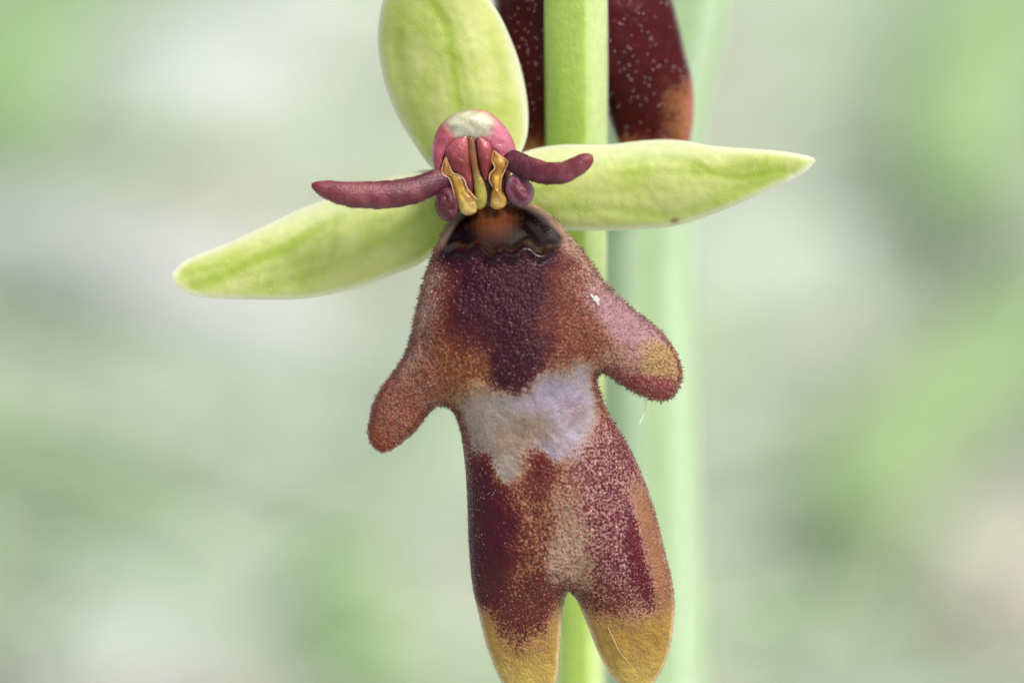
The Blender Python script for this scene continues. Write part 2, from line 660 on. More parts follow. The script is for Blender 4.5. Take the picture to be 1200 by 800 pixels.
def stone(px, py, rx, ry, rz, colour, label, seed):
    g = ground_point(px, py)
    rr = np.random.default_rng(seed)
    V, Fc = [], []
    nu, nv = 28, 16
    k = rr.normal(size=(9, 3))
    ph = rr.uniform(0, 6, 9)
    for j in range(nv + 1):
        th = math.pi * j / nv
        for i in range(nu):
            a = 2 * math.pi * i / nu
            d = np.array([math.sin(th) * math.cos(a), math.sin(th) * math.sin(a), math.cos(th)])
            s_ = 1 + sum(0.05 * math.sin(2.2 * (k[q] @ d) + ph[q]) for q in range(9))
            V.append(d * s_ * np.array([rx, ry, rz]) * 1e-3)
    for j in range(nv):
        for i in range(nu):
            i2 = (i + 1) % nu
            Fc.append((j * nu + i, (j + 1) * nu + i, (j + 1) * nu + i2, j * nu + i2))
    me = mesh_from('stone', V, Fc)
    set_color(me, 'Col', np.tile(colour, (len(V), 1)))
    me.materials.append(M_stone)
    o = bpy.data.objects.new('stone', me)
    col.objects.link(o)
    o.location = (g.x, g.y, float(ground_height(g.x, g.y)) + rz * 0.35e-3)
    o.rotation_euler.z = rr.uniform(0, 3)
    o['label'], o['category'], o['group'] = label, 'stone', 'pale stones lying in the meadow'


stone(270, 120, 26, 40, 7, lin(194, 202, 203), 'whitish stone blurred beside the rounded upright sepal', 1)
stone(335, 775, 30, 40, 6, lin(196, 203, 208), 'whitish stone blurred beneath the small side lobe of the lip', 2)
stone(900, 340, 20, 24, 9, lin(196, 203, 200), 'pale stone blurred under the pointed sepal', 3)
stone(890, 490, 13, 15, 6, lin(192, 198, 192), 'small pale stone blurred beside the thick stem', 4)
stone(380, 20, 15, 18, 7, lin(196, 203, 205), 'small whitish stone blurred high beside the rounded upright sepal', 5)
stone(1110, 700, 20, 22, 7, lin(186, 176, 162), 'greyish pink stone blurred under the wide slanting blade', 6)
stone(270, 540, 14, 16, 6, lin(190, 192, 180), 'dull beige stone blurred below the bleached dry leaf', 7)


# ------------------------------------------------------------------ stems of the orchid
TANP = math.tan(PITCH)


def upright(path_px, dep0, rad, top_py, n_seg):
    """world-vertical depth: the stem comes nearer to the camera as it rises"""
    out = []
    for (x, py, r) in path_px:
        dep = dep0 - (400 - py) * TANP
        k = (D + dep) / D
        out.append(((x - 600) * k, dep, (400 - py) * k, r * k))
    return out


def swept(name, rows, section, colours, per=10):
    """sweep a closed cross-section (list of (across, depth) in units of the radius) along rows of x, depth, z, radius"""
    Q = smooth_path(rows, per)
    ns = len(section)
    V, Fc, Cc = [], [], []
    for i, (x, dep, z, r) in enumerate(Q):
        for k, (a, b_) in enumerate(section):
            V.append(np.array([x + a * r, dep + b_ * r, z]) * S)
            Cc.append(colours[k])
    for i in range(len(Q) - 1):
        for k in range(ns):
            k2 = (k + 1) % ns
            Fc.append((i * ns + k, (i + 1) * ns + k, (i + 1) * ns + k2, i * ns + k2))
    Fc.append(tuple(range(ns)))
    Fc.append(tuple(reversed(range((len(Q) - 1) * ns, len(Q) * ns))))
    me = mesh_from(name, V, Fc)
    set_color(me, 'Col', np.array(Cc))
    return me


# depth pixel units: 1 mm = 42.55
MM = 1e-3 / S
zb = 400 + FLOWER_H / S / math.cos(PITCH) * 1.0
ground_py = 400 + 139 * MM          # a little below the ground once the slope of the stem is counted
stem_rows = upright([(772, -900, 42), (790, -500, 50), (800, -200, 58), (793, 0, 61), (762, 160, 61), (749, 300, 61), (752, 450, 62), (760, 800, 64),
                     (762, 1500, 68), (755, 3000, 74), (745, 5200, 84)], 15 * MM, None, None, None)


rib = 28
sec, secc = [], []
for k in range(rib):
    a = 2 * math.pi * k / rib
    q = 1 + 0.035 * math.cos(7 * a)
    sec.append((math.cos(a) * q, math.sin(a) * q))
    secc.append(mix(lin(162, 194, 144), lin(184, 209, 178), np.array(0.5 + 0.5 * math.cos(7 * a)))
                )
stem_root = root('flowering_stalk', P(745, 5200, 15 * MM - (400 - 5200) * TANP), 'thick pale green stem, softly blurred, rising behind the narrow bract', 'stem')
sm = swept('stem', stem_rows, sec, secc)
part('stem', sm, M_stem, stem_root)

# the narrow folded bract that rises straight behind the flower
bract_rows = upright([(668, -420, 10), (671, -300, 24), (674, -150, 33), (675, 0, 37.5), (676, 170, 36.5), (676, 300, 35), (679, 480, 30), (681, 700, 27), (682, 830, 27),
                      (690, 1000, 28), (708, 1250, 30), (735, 1600, 26)], 4.6 * MM, None, None, None)
bs = [(-1, .35), (-.98, .22), (-.8, -.02), (-.45, -.2), (0, -.27), (.22, -.3), (.33, -.27), (.6, -.02), (.9, .28), (1, .42), (.93, .5), (.5, .3), (.2, .02), (-.2, .02), (-.6, .2), (-.9, .42)]
bg = lin(170, 200, 92)
bp_ = lin(190, 214, 144)
bc = [bg, bg, bg, bg, bg, bg, mix(bg, bp_, .7), bp_, bp_, lin(214, 228, 180), bp_, bg, bg, bg, bg, bg]
bract = root('orchid_bract', P(735, 1600, 4.6 * MM - (400 - 1600) * TANP), 'narrow folded yellow-green bract with a pale edge, upright behind the flower', 'bract')
part('blade', swept('blade', bract_rows, bs, bc), M_stem, bract)


# ------------------------------------------------------------------ the flower: outlines read off the photograph
LIP = [(545, 243), (526, 260), (513, 284), (500, 317), (493, 342), (487, 365), (477, 410), (457, 440), (441, 464), (434, 485), (431, 508), (437, 523),
       (450, 530), (467, 522), (487, 505), (505, 482), (519, 475), (530, 481), (539, 502), (545, 545), (548, 590), (549, 630), (553, 680), (560, 715),
       (571, 760), (588, 800), (606, 820), (628, 824), (647, 812), (654, 790), (656, 760), (659, 717), (664, 694), (669, 695), (677, 705), (691, 739),
       (704, 771), (722, 799), (742, 812), (760, 810), (779, 781), (788, 749), (791, 712), (788, 680), (781, 653), (768, 600), (754, 560), (738, 525),
       (722, 498), (709, 475), (702, 456), (699, 441), (708, 438), (725, 449), (750, 463), (775, 470), (792, 461), (800, 436), (790, 408), (769, 383),
       (740, 361), (709, 331), (690, 303), (656, 262), (630, 241), (600, 234), (570, 235)]
DORSAL = [(452, -8), (443, 25), (442, 55), (448, 90), (458, 120), (470, 145), (485, 168), (500, 190), (525, 210), (570, 214), (600, 195), (614, 170),
          (619, 148), (618, 115), (610, 75), (598, 42), (583, 12), (566, -8), (540, -20), (508, -24), (475, -20)]
SEP_A = [(203, 327), (206, 316), (222, 303), (265, 285), (310, 264), (346, 246), (376, 234), (430, 214), (475, 202), (508, 197), (545, 205), (556, 230), (540, 265),
         (496, 306), (460, 322), (412, 339), (355, 350), (295, 351), (235, 348), (211, 338)]
SEP_B = [(954, 187), (936, 181), (901, 176), (841, 171), (796, 163), (758, 163), (711, 168), (657, 168), (616, 176), (585, 195), (575, 220), (590, 245), (620, 262),
         (663, 269), (711, 270), (752, 268), (790, 265), (828, 254), (869, 238), (910, 219), (938, 205), (951, 194)]

R_lip = Relief(LIP, per=6, bstep=2.2, step=2.4, grid=4)
x, y, d = R_lip.x, R_lip.y, R_lip.d
pr = R_lip.prof(0.5)
# swelling of the lip (pixels toward the viewer)
thin = sstep(640, 800, y)                                     # the two tail lobes flatten out
lip_front = (58 - 34 * thin) * np.minimum(pr * (1 + 0.2 * thin), 1.05)
lip_front += 10 * blob(x, y, 590, 370, 90, 110, 0, .8) * sstep(0, 40, d)
collar_y = 297 - 0.0016 * (x - 590) ** 2 + 4 * np.sin(x * 0.11) + 3 * np.sin(x * 0.23 + 1)
above = sstep(8, -10, y - collar_y)
lip_front -= 7 * above * sstep(0, 25, d)                      # the glossy basin above the collar
lip_front += 7 * np.exp(-((y - collar_y - 2) / 7) ** 2) * sstep(5, 20, d) * sstep(660, 630, x)
lip_front -= 6 * blob(x, y, 625, 495, 80, 55, 0, .6)          # flat shiny saddle
lip_front += (NZ.fbm(x, y, 45, 3) - .5) * 9 * sstep(4, 30, d) * (1 - above)
lip_front += (NZ(x, y, 6) - .5) * 1.3 * sstep(1, 8, d) * (1 - above)
lip_back = 12 * pr
lip_base = 0.00035 * (y - 430) ** 2 * np.where(y < 430, 1.0, 0.25) + 0.0011 * np.maximum(np.abs(x - 600) - 95, 0) ** 2 - 14
lip_base += 10 * thin


def lip_colours(dark=False):
    """ground colour of the skin + gloss, and the pigment lying in grains over it + its coverage"""
    wx = x + (NZ.fbm(x, y, 30, 3) - .5) * 30
    wy = y + (NZ.fbm(x + 300, y + 90, 30, 3) - .5) * 30
    n_ = len(x)
    c = np.tile(lin(160, 116, 88), (n_, 1))
    c2 = np.tile(lin(104, 42, 26), (n_, 1))
    cov = np.full(n_, .42)

    def ground(rgb, m):
        nonlocal c
        c = mix(c, lin(*rgb), m)

    def pig(rgb, m, amount):
        nonlocal c2, cov
        c2 = mix(c2, lin(*rgb), m)
        cov = cov * (1 - m) + amount * m
    # side slopes and shoulders
    slope = sstep(46, 8, d) * sstep(480, 400, y)
    ground((182, 150, 132), slope * .95)
    pig((112, 62, 54), slope, .24)
    ground((174, 130, 74), blob(wx, wy, 548, 425, 34, 48, 0, .6))
    ground((146, 100, 62), blob(wx, wy, 660, 400, 42, 60, -15, .6) * .8)
    pig((92, 44, 28), blob(wx, wy, 655, 375, 50, 75, -15, .6), .62)
    pig((112, 48, 26), blob(wx, wy, 522, 430, 34, 60, 10, .6), .5)
    # the two side lobes
    ground((176, 140, 146), blob(wx, wy, 735, 380, 62, 24, 42, .6) * .9)
    pig((110, 62, 74), blob(wx, wy, 742, 388, 66, 24, 42, .5), .3)
    ground((186, 158, 92), blob(wx, wy, 776, 420, 30, 17, 30, .6) * .9)
    pig((116, 44, 50), blob(wx, wy, 758, 452, 52, 17, 12, .5), .62)
    pig((112, 48, 44), blob(wx, wy, 462, 478, 46, 46, -40, .5), .45)
    ground((172, 96, 52), blob(wx, wy, 444, 512, 18, 18, 0, .6) * .8)
    pig((108, 40, 36), sstep(8, 3, d) * sstep(360, 400, y) * sstep(540, 500, y), .6)
    # rusty surround and dark purple heart
    pig((92, 38, 26), blob(wx, wy, 592, 368, 88, 96, 0, .4) * .9, .66)
    heart = np.maximum(blob(wx, wy, 588, 340, 58, 80, 0, .35), blob(wx, wy, 603, 410, 36, 46, 0, .4))
    heart = np.maximum(heart, blob(wx, y, 586, 308, 80, 19, 0, .35))
    pig((50, 4, 24), heart, 1.15)
    rimc = np.exp(-((y - collar_y - 3) / 9) ** 2) * sstep(508, 518, x) * sstep(662, 645, x) * sstep(4, 12, d)
    pig((26, 4, 10), rimc, 1.2)
    # the bluish shiny patch
    sp = np.maximum(blob(wx, wy, 588, 495, 56, 46, -10, .42), blob(wx, wy, 655, 482, 46, 54, 10, .38))
    sp = np.maximum(sp, blob(wx, wy, 592, 535, 24, 28, 0, .5))
    sp *= sstep(2, 14, d)
    cov = cov * (1 - sp)
    ground((160, 150, 138), sp)
    ground((160, 150, 168), blob(wx, wy, 650, 466, 46, 26, 0, .6) * sp)
    ground((174, 166, 184), blob(wx, wy, 662, 520, 28, 34, 0, .6) * sp)
    ground((150, 126, 106), blob(wx, wy, 615, 508, 40, 18, 0, .7) * sp * .8)
    ground((146, 116, 112), blob(wx, wy, 668, 482, 15, 12, 0, .7) * sp * .6)
    ground((178, 164, 70), blob(wx, wy, 562, 552, 24, 15, 20, .6))
    pig((100, 40, 30), sstep(12, 4, d) * sstep(470, 485, y) * sstep(560, 540, y) * (x < 600), .6)
    # lower half: maroon grains over tan
    lower = sstep(525, 565, wy) * (1 - sp)
    ground((170, 124, 88), lower)
    pig((86, 28, 22), lower, .55)
    ground((178, 156, 134), blob(wx, wy, 668, 640, 26, 70, 0, .7) * lower * .8)
    pig((100, 40, 30), blob(wx, wy, 668, 640, 22, 60, 0, .7) * lower, .3)
    rp = blob(wx, wy, 724, 600, 44, 112, -14, .4) * np.maximum(lower, sstep(465, 505, y) * (1 - sp))
    ground((196, 154, 148), rp * .9)
    pig((78, 12, 28), rp, .58)
    pig((80, 14, 30), blob(wx, wy, 750, 625, 15, 100, -11, .6), .85)
    pig((62, 8, 24), blob(wx, wy, 565, 615, 34, 90, -4, .5), 1.1)
    pig((80, 22, 22), blob(wx, wy, 632, 554, 17, 20, 0, .7), .85)
    pig((84, 34, 24), blob(wx, wy, 612, 735, 32, 36, 0, .5), .8)
    pig((84, 30, 24), np.maximum(blob(wx, wy, 645, 700, 34, 22, 0, .5), blob(wx, wy, 688, 715, 26, 22, 0, .5)), .72)
    # margins and yellow tail lobes
    marg = sstep(34, 14, d) * sstep(690, 730, x) * sstep(520, 600, y)
    ground((160, 112, 80), marg)
    cov = cov * (1 - marg * .95)
    ty = np.maximum(sstep(735, 790, wy + 0.5 * np.abs(x - 610)) * (x < 664), sstep(705, 752, wy + 0.12 * (x - 700)) * (x >= 664))
    ty = np.maximum(ty, sstep(24, 6, d) * sstep(690, 740, y))
    ground((152, 122, 58), ty)
    ground((164, 146, 76), ty * sstep(745, 800, y) * .8)
    cov = cov * (1 - ty)
    ground((222, 206, 150), sstep(5, 1, d) * sstep(660, 720, y) * .7)
    ground((200, 168, 150), sstep(4, .5, d) * .6)
    cov = cov * (1 - .5 * sstep(4, .5, d))
    # basin above the collar: glossy black-brown with an amber middle
    gl = above * sstep(4, 12, d) * blob(x, y, 584, 272, 80, 50, 0, .12)
    ground((18, 6, 7), gl)
    ground((112, 62, 34), blob(x + 2 * np.sin(x * .9), y, 580, 250, 22, 28, 0, .7) * gl)
    ground((26, 9, 10), np.clip(rimc * 1.3, 0, 1))
    cov = cov * (1 - gl)
    gloss = np.clip(gl + .5 * sp + .3 * ty + .7 * rimc, 0, 1)
    if dark:
        tip = np.maximum(blob(wx, wy, 800, 735, 48, 56, 0, .8), sstep(735, 780, wy))
        c = np.tile(lin(84, 24, 22), (n_, 1))
        c = mix(c, lin(160, 108, 70), tip)
        c = mix(c, lin(160, 92, 82), sstep(16, 3, d) * sstep(670, 720, y) * .7)
        c2 = np.tile(lin(64, 7, 12), (n_, 1))
        cov = .98 - tip * .98
        gloss = np.full(n_, .5)
    c = c * (1 - .3 * (1 - ty))[:, None] if not dark else c
    return (c, gloss), (c2, np.clip(cov, 0, 1.2))


cA, cB = lip_colours()
ME_lip = relief_mesh('lip', R_lip, lip_base, lip_front, lip_back, 0, cA, cB)
cA2, cB2 = lip_colours(True)


def fuzz(name, me, density, length, rad, tipc, seed, colour_mul=0.8, lean=0.5, keep=None, basec=None, glint=1.0, bead=False, len_fn=None):
    """short velvet hairs, or pale beads painted as glints, standing on a mesh: one joined body"""
    rng = np.random.default_rng(seed)
    nv = len(me.vertices)
    co_ = np.empty(nv * 3)
    me.vertices.foreach_get('co', co_)
    co_ = co_.reshape(-1, 3) / S
    no = np.empty(nv * 3)
    me.vertices.foreach_get('normal', no)
    no = no.reshape(-1, 3)
    cc = np.empty(nv * 4, np.float32)
    me.color_attributes['Col'].data.foreach_get('color', cc)
    cc = cc.reshape(-1, 4)
    me.calc_loop_triangles()
    tr = np.empty(len(me.loop_triangles) * 3, int)
    me.loop_triangles.foreach_get('vertices', tr)
    tr = tr.reshape(-1, 3)
    A = 0.5 * np.linalg.norm(np.cross(co_[tr[:, 1]] - co_[tr[:, 0]], co_[tr[:, 2]] - co_[tr[:, 0]]), axis=1)
    nn = rng.poisson(A * density)
    idx = np.repeat(np.arange(len(tr)), nn)
    u = rng.random((len(idx), 2))
    su = np.sqrt(u[:, 0])
    w = np.stack([1 - su, su * (1 - u[:, 1]), su * u[:, 1]], 1)
    T = tr[idx]
    p = (co_[T] * w[:, :, None]).sum(1)
    nr = (no[T] * w[:, :, None]).sum(1)
    nr /= np.linalg.norm(nr, axis=1)[:, None]
    c = (cc[T] * w[:, :, None]).sum(1)
    k = nr[:, 1] < 0.35
    if keep is not None:
        k &= keep(p, c, rng)
    p, nr, c = p[k], nr[k], c[k]
    N = len(p)
    dirn = nr + rng.normal(0, lean, (N, 3)) + np.array([0, 0, -0.2])
    dirn /= np.linalg.norm(dirn, axis=1)[:, None]
    a = np.cross(dirn, rng.normal(size=(N, 3)))
    a /= np.linalg.norm(a, axis=1)[:, None]
    b_ = np.cross(dirn, a)
    ln = length * rng.uniform(.55, 1.3, N) * (1 if bead else 1 - .6 * sstep(.35, .8, -nr[:, 1]))
    if len_fn is not None:
        ln = ln * len_fn(p)
    tw = rng.random(N)[:, None] ** glint
    V = np.empty((N, 7, 3))
    base = p - nr * 0.8
    for q in range(3):
        w_ = 2 * math.pi * q / 3
        o_ = (a * math.cos(w_) + b_ * math.sin(w_))
        V[:, q] = base + o_ * rad
        V[:, 3 + q] = base + o_ * rad * .8 + dirn * (ln * .75)[:, None]
    V[:, 6] = base + dirn * ln[:, None] * 1.05
    fl = []
    for q in range(3):
        r_ = (q + 1) % 3
        fl += [(q, r_, 3 + r_), (q, 3 + r_, 3 + q), (3 + q, 3 + r_, 6)]
    Fc = (np.arange(N)[:, None, None] * 7 + np.array(fl)[None]).reshape(-1, 3)
    cm = np.empty((N, 7, 3))
    rgb = c[:, :3] * colour_mul if basec is None else 0.25 * c[:, :3] + 0.75 * basec(p)
    for q in range(3):
        cm[:, q] = rgb
        cm[:, 3 + q] = rgb * (1 - .45 * tw) + np.asarray(tipc) * .45 * tw
    cm[:, 6] = rgb * (1 - .9 * tw) + np.asarray(tipc) * .9 * tw
    if bead:
        cm[:, 3:] = np.asarray(tipc)  # highlight put into the colour: the whole bead takes the pale tone
    me2 = bpy.data.meshes.new(name)
    me2.from_pydata((V.reshape(-1, 3) * S).tolist(), [], Fc.tolist())
    me2.polygons.foreach_set('use_smooth', [True] * len(me2.polygons))
    me2.update()
    set_color(me2, 'Col', cm.reshape(-1, 3))
    return me2


def lip_keep(p, c, rng):
    px, py = p[:, 0] + 600, 400 - p[:, 2]
    dens = np.full(len(px), .75)
    dens[py < 290] = .25
    dens[(py < 296) & (px > 525) & (px < 645)] = 0
    dens[(py > 445) & (py < 555) & (px > 545) & (px < 695)] = .25
    dens[py > 745] = .3
    return rng.random(len(px)) < dens



def lip_pigment(p):
    i = np.clip(((p[:, 0] + 600 - 400) / 4).astype(int), 0, 119)
    j = np.clip(((400 - p[:, 2] - 200) / 4).astype(int), 0, 179)
    return PIGGRID[i, j]


PIGGRID = np.tile(lin(100, 50, 46), (120, 180, 1))
PIGGRID[np.clip(((R_lip.x - 400) / 4).astype(int), 0, 119), np.clip(((R_lip.y - 200) / 4).astype(int), 0, 179)] = mix(cB[0], lin(226, 208, 150), sstep(690, 740, R_lip.y))
ME_liphair = fuzz('hair', ME_lip, 0.2, 4.8, .4, lin(236, 214, 220), 5, keep=lip_keep, basec=lip_pigment, glint=10.0,
                   len_fn=lambda p: 1 - .5 * sstep(470, 560, 400 - p[:, 2]))


ME_lipbead = fuzz('glint_bead', ME_lip, .018, 2.2, .5, lin(226, 190, 198), 17, lean=.5, bead=True,  # sparkle of the lip painted as scattered pinkish-white beads
                  keep=lambda p, c, rng: (rng.random(len(p)) < .2 + .8 * sstep(.4, .65, NZ.fbm(p[:, 0], p[:, 2] + 70, 60, 2))) & (400 - p[:, 2] > 300))


# ------------------------------------------------------------------ sepals
def sepal(name, pts, axis, up_back, seed, tip_bend=0.0, at=0.0, sky_pale=0, sky_pale_from=(.2, .85), strokes=()):
    """axis: ((x0,y0),(x1,y1)) base to tip; up_back: how far the side turned to the sky rolls back"""
    R = Relief(pts, per=6, bstep=3, step=3.2, grid=4)
    X, Y, dd = R.x, R.y, R.d
    (ax, ay), (bx, by) = axis
    L = math.hypot(bx - ax, by - ay)
    ux, uy = (bx - ax) / L, (by - ay) / L
    t = ((X - ax) * ux + (Y - ay) * uy) / L
    s_ = (-(X - ax) * uy + (Y - ay) * ux)               # across, px
    if ux < 0:
        s_ = -s_
    p_ = R.prof(.5)
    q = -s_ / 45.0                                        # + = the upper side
    base = up_back * np.maximum(q, 0) ** 2 + 10 * np.maximum(-q, 0) ** 2 + tip_bend * t ** 2
    p_ = np.minimum(p_, .55) / .55
    front = 4 * p_ + (NZ.fbm(X + seed * 91, Y, 55, 2) - .5) * 8 * sstep(3, 25, dd)
    # three long veins
    vein = np.zeros(len(X))
    wob = (NZ.fbm(X, Y + seed * 77, 110, 2) - .5) * 18
    for off_, wd in ((0, 5.5), (20, 5), (-17, 5)):
        bow = off_ * np.sin(np.pi * np.clip(t, 0, 1)) ** .6
        vein += np.exp(-((s_ + wob - bow) / wd) ** 2) * (1 if off_ == 0 else .5) * sstep(.25, .6, NZ.fbm(X + off_ * 9, Y + seed * 13, 50, 2))
    vein = np.clip(vein, 0, 1) * sstep(5, 18, dd)
    vein *= .6
    for line, wd, amt in strokes:
        Lq = smooth_path(np.array(line, float), 10)
        dm = np.sqrt(((X[:, None] - Lq[None, :, 0]) ** 2 + (Y[:, None] - Lq[None, :, 1]) ** 2).min(1)) + (NZ.fbm(X, Y + 40, 16, 2) - .5) * wd * .9
        vein = np.maximum(vein, amt * np.exp(-(np.maximum(dm, 0) / wd) ** 2))
    front -= 1.8 * vein
    front += (NZ(X, Y, 7) - .5) * 1.0
    c = np.tile(lin(201, 213, 132), (len(X), 1))
    blot = NZ.fbm(X + seed * 31, Y + 11, 34, 3)
    c = mix(c, lin(212, 220, 150), sstep(.42, .72, blot) * .6)
    c = mix(c, lin(180, 200, 80), sstep(.5, .28, blot) * .45)
    c = mix(c, lin(160, 188, 52), vein * .8)
    c = mix(c, lin(236, 241, 214), sstep(9, 1, dd) * .95)  # paler margin of its own, brightened to stand for the lit rim
    c = mix(c, lin(230, 237, 204), sstep(sky_pale_from[0], sky_pale_from[1], q) * sky_pale)  # skylight on the rolled-back upper side, painted into the colour
    c = mix(c, lin(150, 120, 70), blob(X, Y, 791, 258, 5, 3, -15, .5) * .8)
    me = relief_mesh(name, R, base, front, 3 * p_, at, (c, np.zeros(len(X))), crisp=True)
    return me


ME_dor = sepal('sepal', DORSAL, ((560, 205), (515, -20)), 14, 1, tip_bend=-10, at=22, sky_pale=.75, sky_pale_from=(1.2, 1.62),
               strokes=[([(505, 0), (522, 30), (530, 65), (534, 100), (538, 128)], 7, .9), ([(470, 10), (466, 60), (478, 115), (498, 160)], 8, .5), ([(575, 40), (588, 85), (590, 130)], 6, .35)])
ME_sa = sepal('sepal', SEP_A, ((560, 225), (203, 330)), 34, 2, tip_bend=-14, at=20, sky_pale=.6, sky_pale_from=(.1, .75),
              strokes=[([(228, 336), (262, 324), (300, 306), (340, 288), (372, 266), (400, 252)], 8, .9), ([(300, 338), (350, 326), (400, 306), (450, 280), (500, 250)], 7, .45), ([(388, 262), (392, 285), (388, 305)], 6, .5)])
ME_sb = sepal('sepal', SEP_B, ((560, 220), (954, 190)), 34, 3, tip_bend=-14, at=22, sky_pale=.6, sky_pale_from=(.1, .7),
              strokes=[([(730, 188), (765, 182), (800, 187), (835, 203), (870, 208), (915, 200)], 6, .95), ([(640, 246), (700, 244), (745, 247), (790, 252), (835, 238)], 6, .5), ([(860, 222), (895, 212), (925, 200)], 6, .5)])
GLISTEN = [fuzz('glint_bead', me_, .012, 1.6, .8, lin(236, 242, 204), 30 + i_, lean=.2, bead=True,  # sparkle of the sepals painted as tiny pale beads
                keep=lambda p, c, rng: rng.random(len(p)) < sstep(.35, .7, NZ.fbm(p[:, 0], p[:, 2], 50, 2)))
           for i_, me_ in enumerate((ME_dor, ME_sa, ME_sb))]

# ------------------------------------------------------------------ antenna-like petals
def petal_mesh(rows, seed):
    Q = smooth_path(rows, 8)
    V, Fc = tube_data(np.stack([Q[:, 0] - 600, Q[:, 2], 400 - Q[:, 1]], 1), Q[:, 3], 18, flat=.8)
    V = V + (NZ.fbm(V[:, 0] + seed * 55, V[:, 2] + V[:, 1], 9, 2) - .5)[:, None] * 2.2
    me = mesh_from('petal', V * S, Fc)
    u = np.repeat(np.linspace(0, 1, len(Q)), 18)
    c = mix(np.tile(lin(70, 20, 42), (len(V), 1)), lin(122, 44, 54), u)
    c = mix(c, lin(136, 72, 78), sstep(.5, .8, NZ.fbm(V[:, 0], V[:, 2] + 80, 12, 2)) * .6)
    c = mix(c, lin(166, 84, 78), sstep(.93, 1, u) * .7)
    set_color(me, 'Col', c, np.zeros(len(V)))
    return me


ME_pa = petal_mesh([(536, 204, -22, 11), (512, 214, -34, 14), (485, 225, -42, 15.5), (455, 230, -48, 16), (425, 230.5, -52, 15.5), (400, 228, -54, 13.5), (383, 223.5, -55, 10), (372, 219.5, -55, 5), (368.5, 218.5, -55, 1.2)], 1)
ME_pb = petal_mesh([(590, 184, -22, 10), (607, 193, -34, 13), (624, 201, -44, 13.5), (642, 205.5, -54, 13), (659, 205, -62, 12.5), (673, 199, -66, 11.5), (683, 193, -68, 10), (690, 188.5, -69, 6.5), (693, 186, -69, 1.5)], 2)
ME_pah = fuzz('hair', ME_pa, 0.22, 2.1, .4, lin(214, 196, 206), 8, colour_mul=1.0, lean=.6, glint=1.0)
ME_pbh = fuzz('hair', ME_pb, 0.22, 2.1, .4, lin(214, 196, 206), 9, colour_mul=1.0, lean=.6, glint=1.6)

# ------------------------------------------------------------------ column
def piece(name, pts, base, front, back, colour_fn, power=.5, step=2.0, wob=0.0):
    R = Relief(pts, per=6, bstep=1.8, step=step, grid=1.6)
    X, Y = R.x, R.y
    p_ = R.prof(power)
    f = (front(X, Y) if callable(front) else front) * p_ + wob * (NZ.fbm(X * 2, Y * 2, 14, 2) - .5) * sstep(1, 5, R.d)
    bs_ = base(X, Y) if callable(base) else np.full(len(X), float(base))
    return relief_mesh(name, R, bs_, f, back * p_, 0, (colour_fn(X, Y, R.d), np.zeros(len(X))))


def tile(c, X):
    return np.tile(np.asarray(c), (len(X), 1))


def hood_col(X, Y, dd):
    c = tile(lin(176, 88, 102), X)
    c = mix(c, lin(192, 124, 148), blob(X, Y, 592, 160, 16, 26, -25, .7) * .7)
    c = mix(c, lin(166, 70, 84), sstep(.4, .7, NZ.fbm(X, Y, 10, 3)) * .35)
    c = mix(c, lin(188, 194, 166), blob(X + 6 * (NZ.fbm(X, Y, 14, 2) - .5), Y + 10 * (NZ.fbm(X, Y + 50, 12, 2) - .5), 550, 147, 27, 17, 0, .35) * .95)
    return c


HOOD = [(507, 176), (512, 155), (527, 138), (550, 130), (572, 132), (588, 145), (600, 162), (605, 182), (601, 199), (594, 209), (590, 198),
        (585, 186), (577, 178), (566, 170), (550, 167), (535, 170), (524, 180), (519, 194), (514, 208), (508, 194)]
BODY = [(518, 160), (550, 145), (585, 155), (598, 185), (598, 215), (602, 236), (592, 246), (570, 249), (548, 250), (530, 246), (516, 235), (514, 205)]
ME_body = piece('column_body', BODY, -16, 16, 16, lambda X, Y, dd: mix(tile(lin(86, 42, 24), X), lin(54, 18, 20), blob(X, Y, 555, 190, 45, 35, 0, .5)))
ME_hood = piece('anther_hood', HOOD, lambda X, Y: -28 + 0.004 * (X - 555) ** 2 - 9 * blob(X, Y, 555, 190, 38, 26, 0, .5), lambda X, Y: 20 - 14 * blob(X, Y, 553, 192, 44, 34, 0, .5), 16, hood_col, wob=3.5)
redc = lambda X, Y, dd: mix(mix(tile(lin(112, 38, 40), X), lin(160, 82, 88), sstep(194, 168, Y)), lin(74, 22, 28), sstep(203, 222, Y) * .7)
ANT_A = [(522, 180), (529, 168), (540, 161), (549, 160), (552, 185), (554, 205), (556, 222), (550, 232), (543, 222), (536, 208), (527, 200)]
ANT_B = [(558, 160), (567, 162), (576, 172), (578, 190), (575, 202), (571, 215), (565, 210), (560, 190)]
ME_aa = piece('anther_cell', ANT_A, -36, 7, 8, redc, wob=1.5)
ME_ab = piece('anther_cell', ANT_B, -36, 7, 8, redc, wob=1.5)
CONN = [(549, 164), (556, 165), (559, 185), (562, 203), (568, 216), (571, 232), (568, 244), (559, 246), (557, 228), (554, 205), (550, 185)]
ME_conn = piece('connective', CONN, -38.5, 2.5, 6, lambda X, Y, dd: mix(tile(lin(112, 76, 40), X), lin(142, 136, 58), sstep(195, 225, Y)))
yel = lambda X, Y, dd: mix(mix(tile(lin(140, 100, 34), X), lin(176, 142, 52), sstep(.45, .7, NZ.fbm(X, Y, 9, 2)) * .8), lin(184, 162, 92), sstep(226, 244, Y) * .8)
POL_A = [(523, 187), (527, 196), (531, 206), (541, 207), (548, 212), (551, 222), (556, 231), (561, 240), (559, 250), (549, 254), (540, 250), (536, 240), (532, 226), (527, 212), (518, 207), (518, 198)]
POL_B = [(578, 178), (588, 185), (595, 192), (593, 203), (589, 213), (589, 224), (594, 234), (592, 244), (582, 247), (574, 243), (573, 230), (575, 221), (571, 214), (573, 205), (578, 200), (576, 190)]
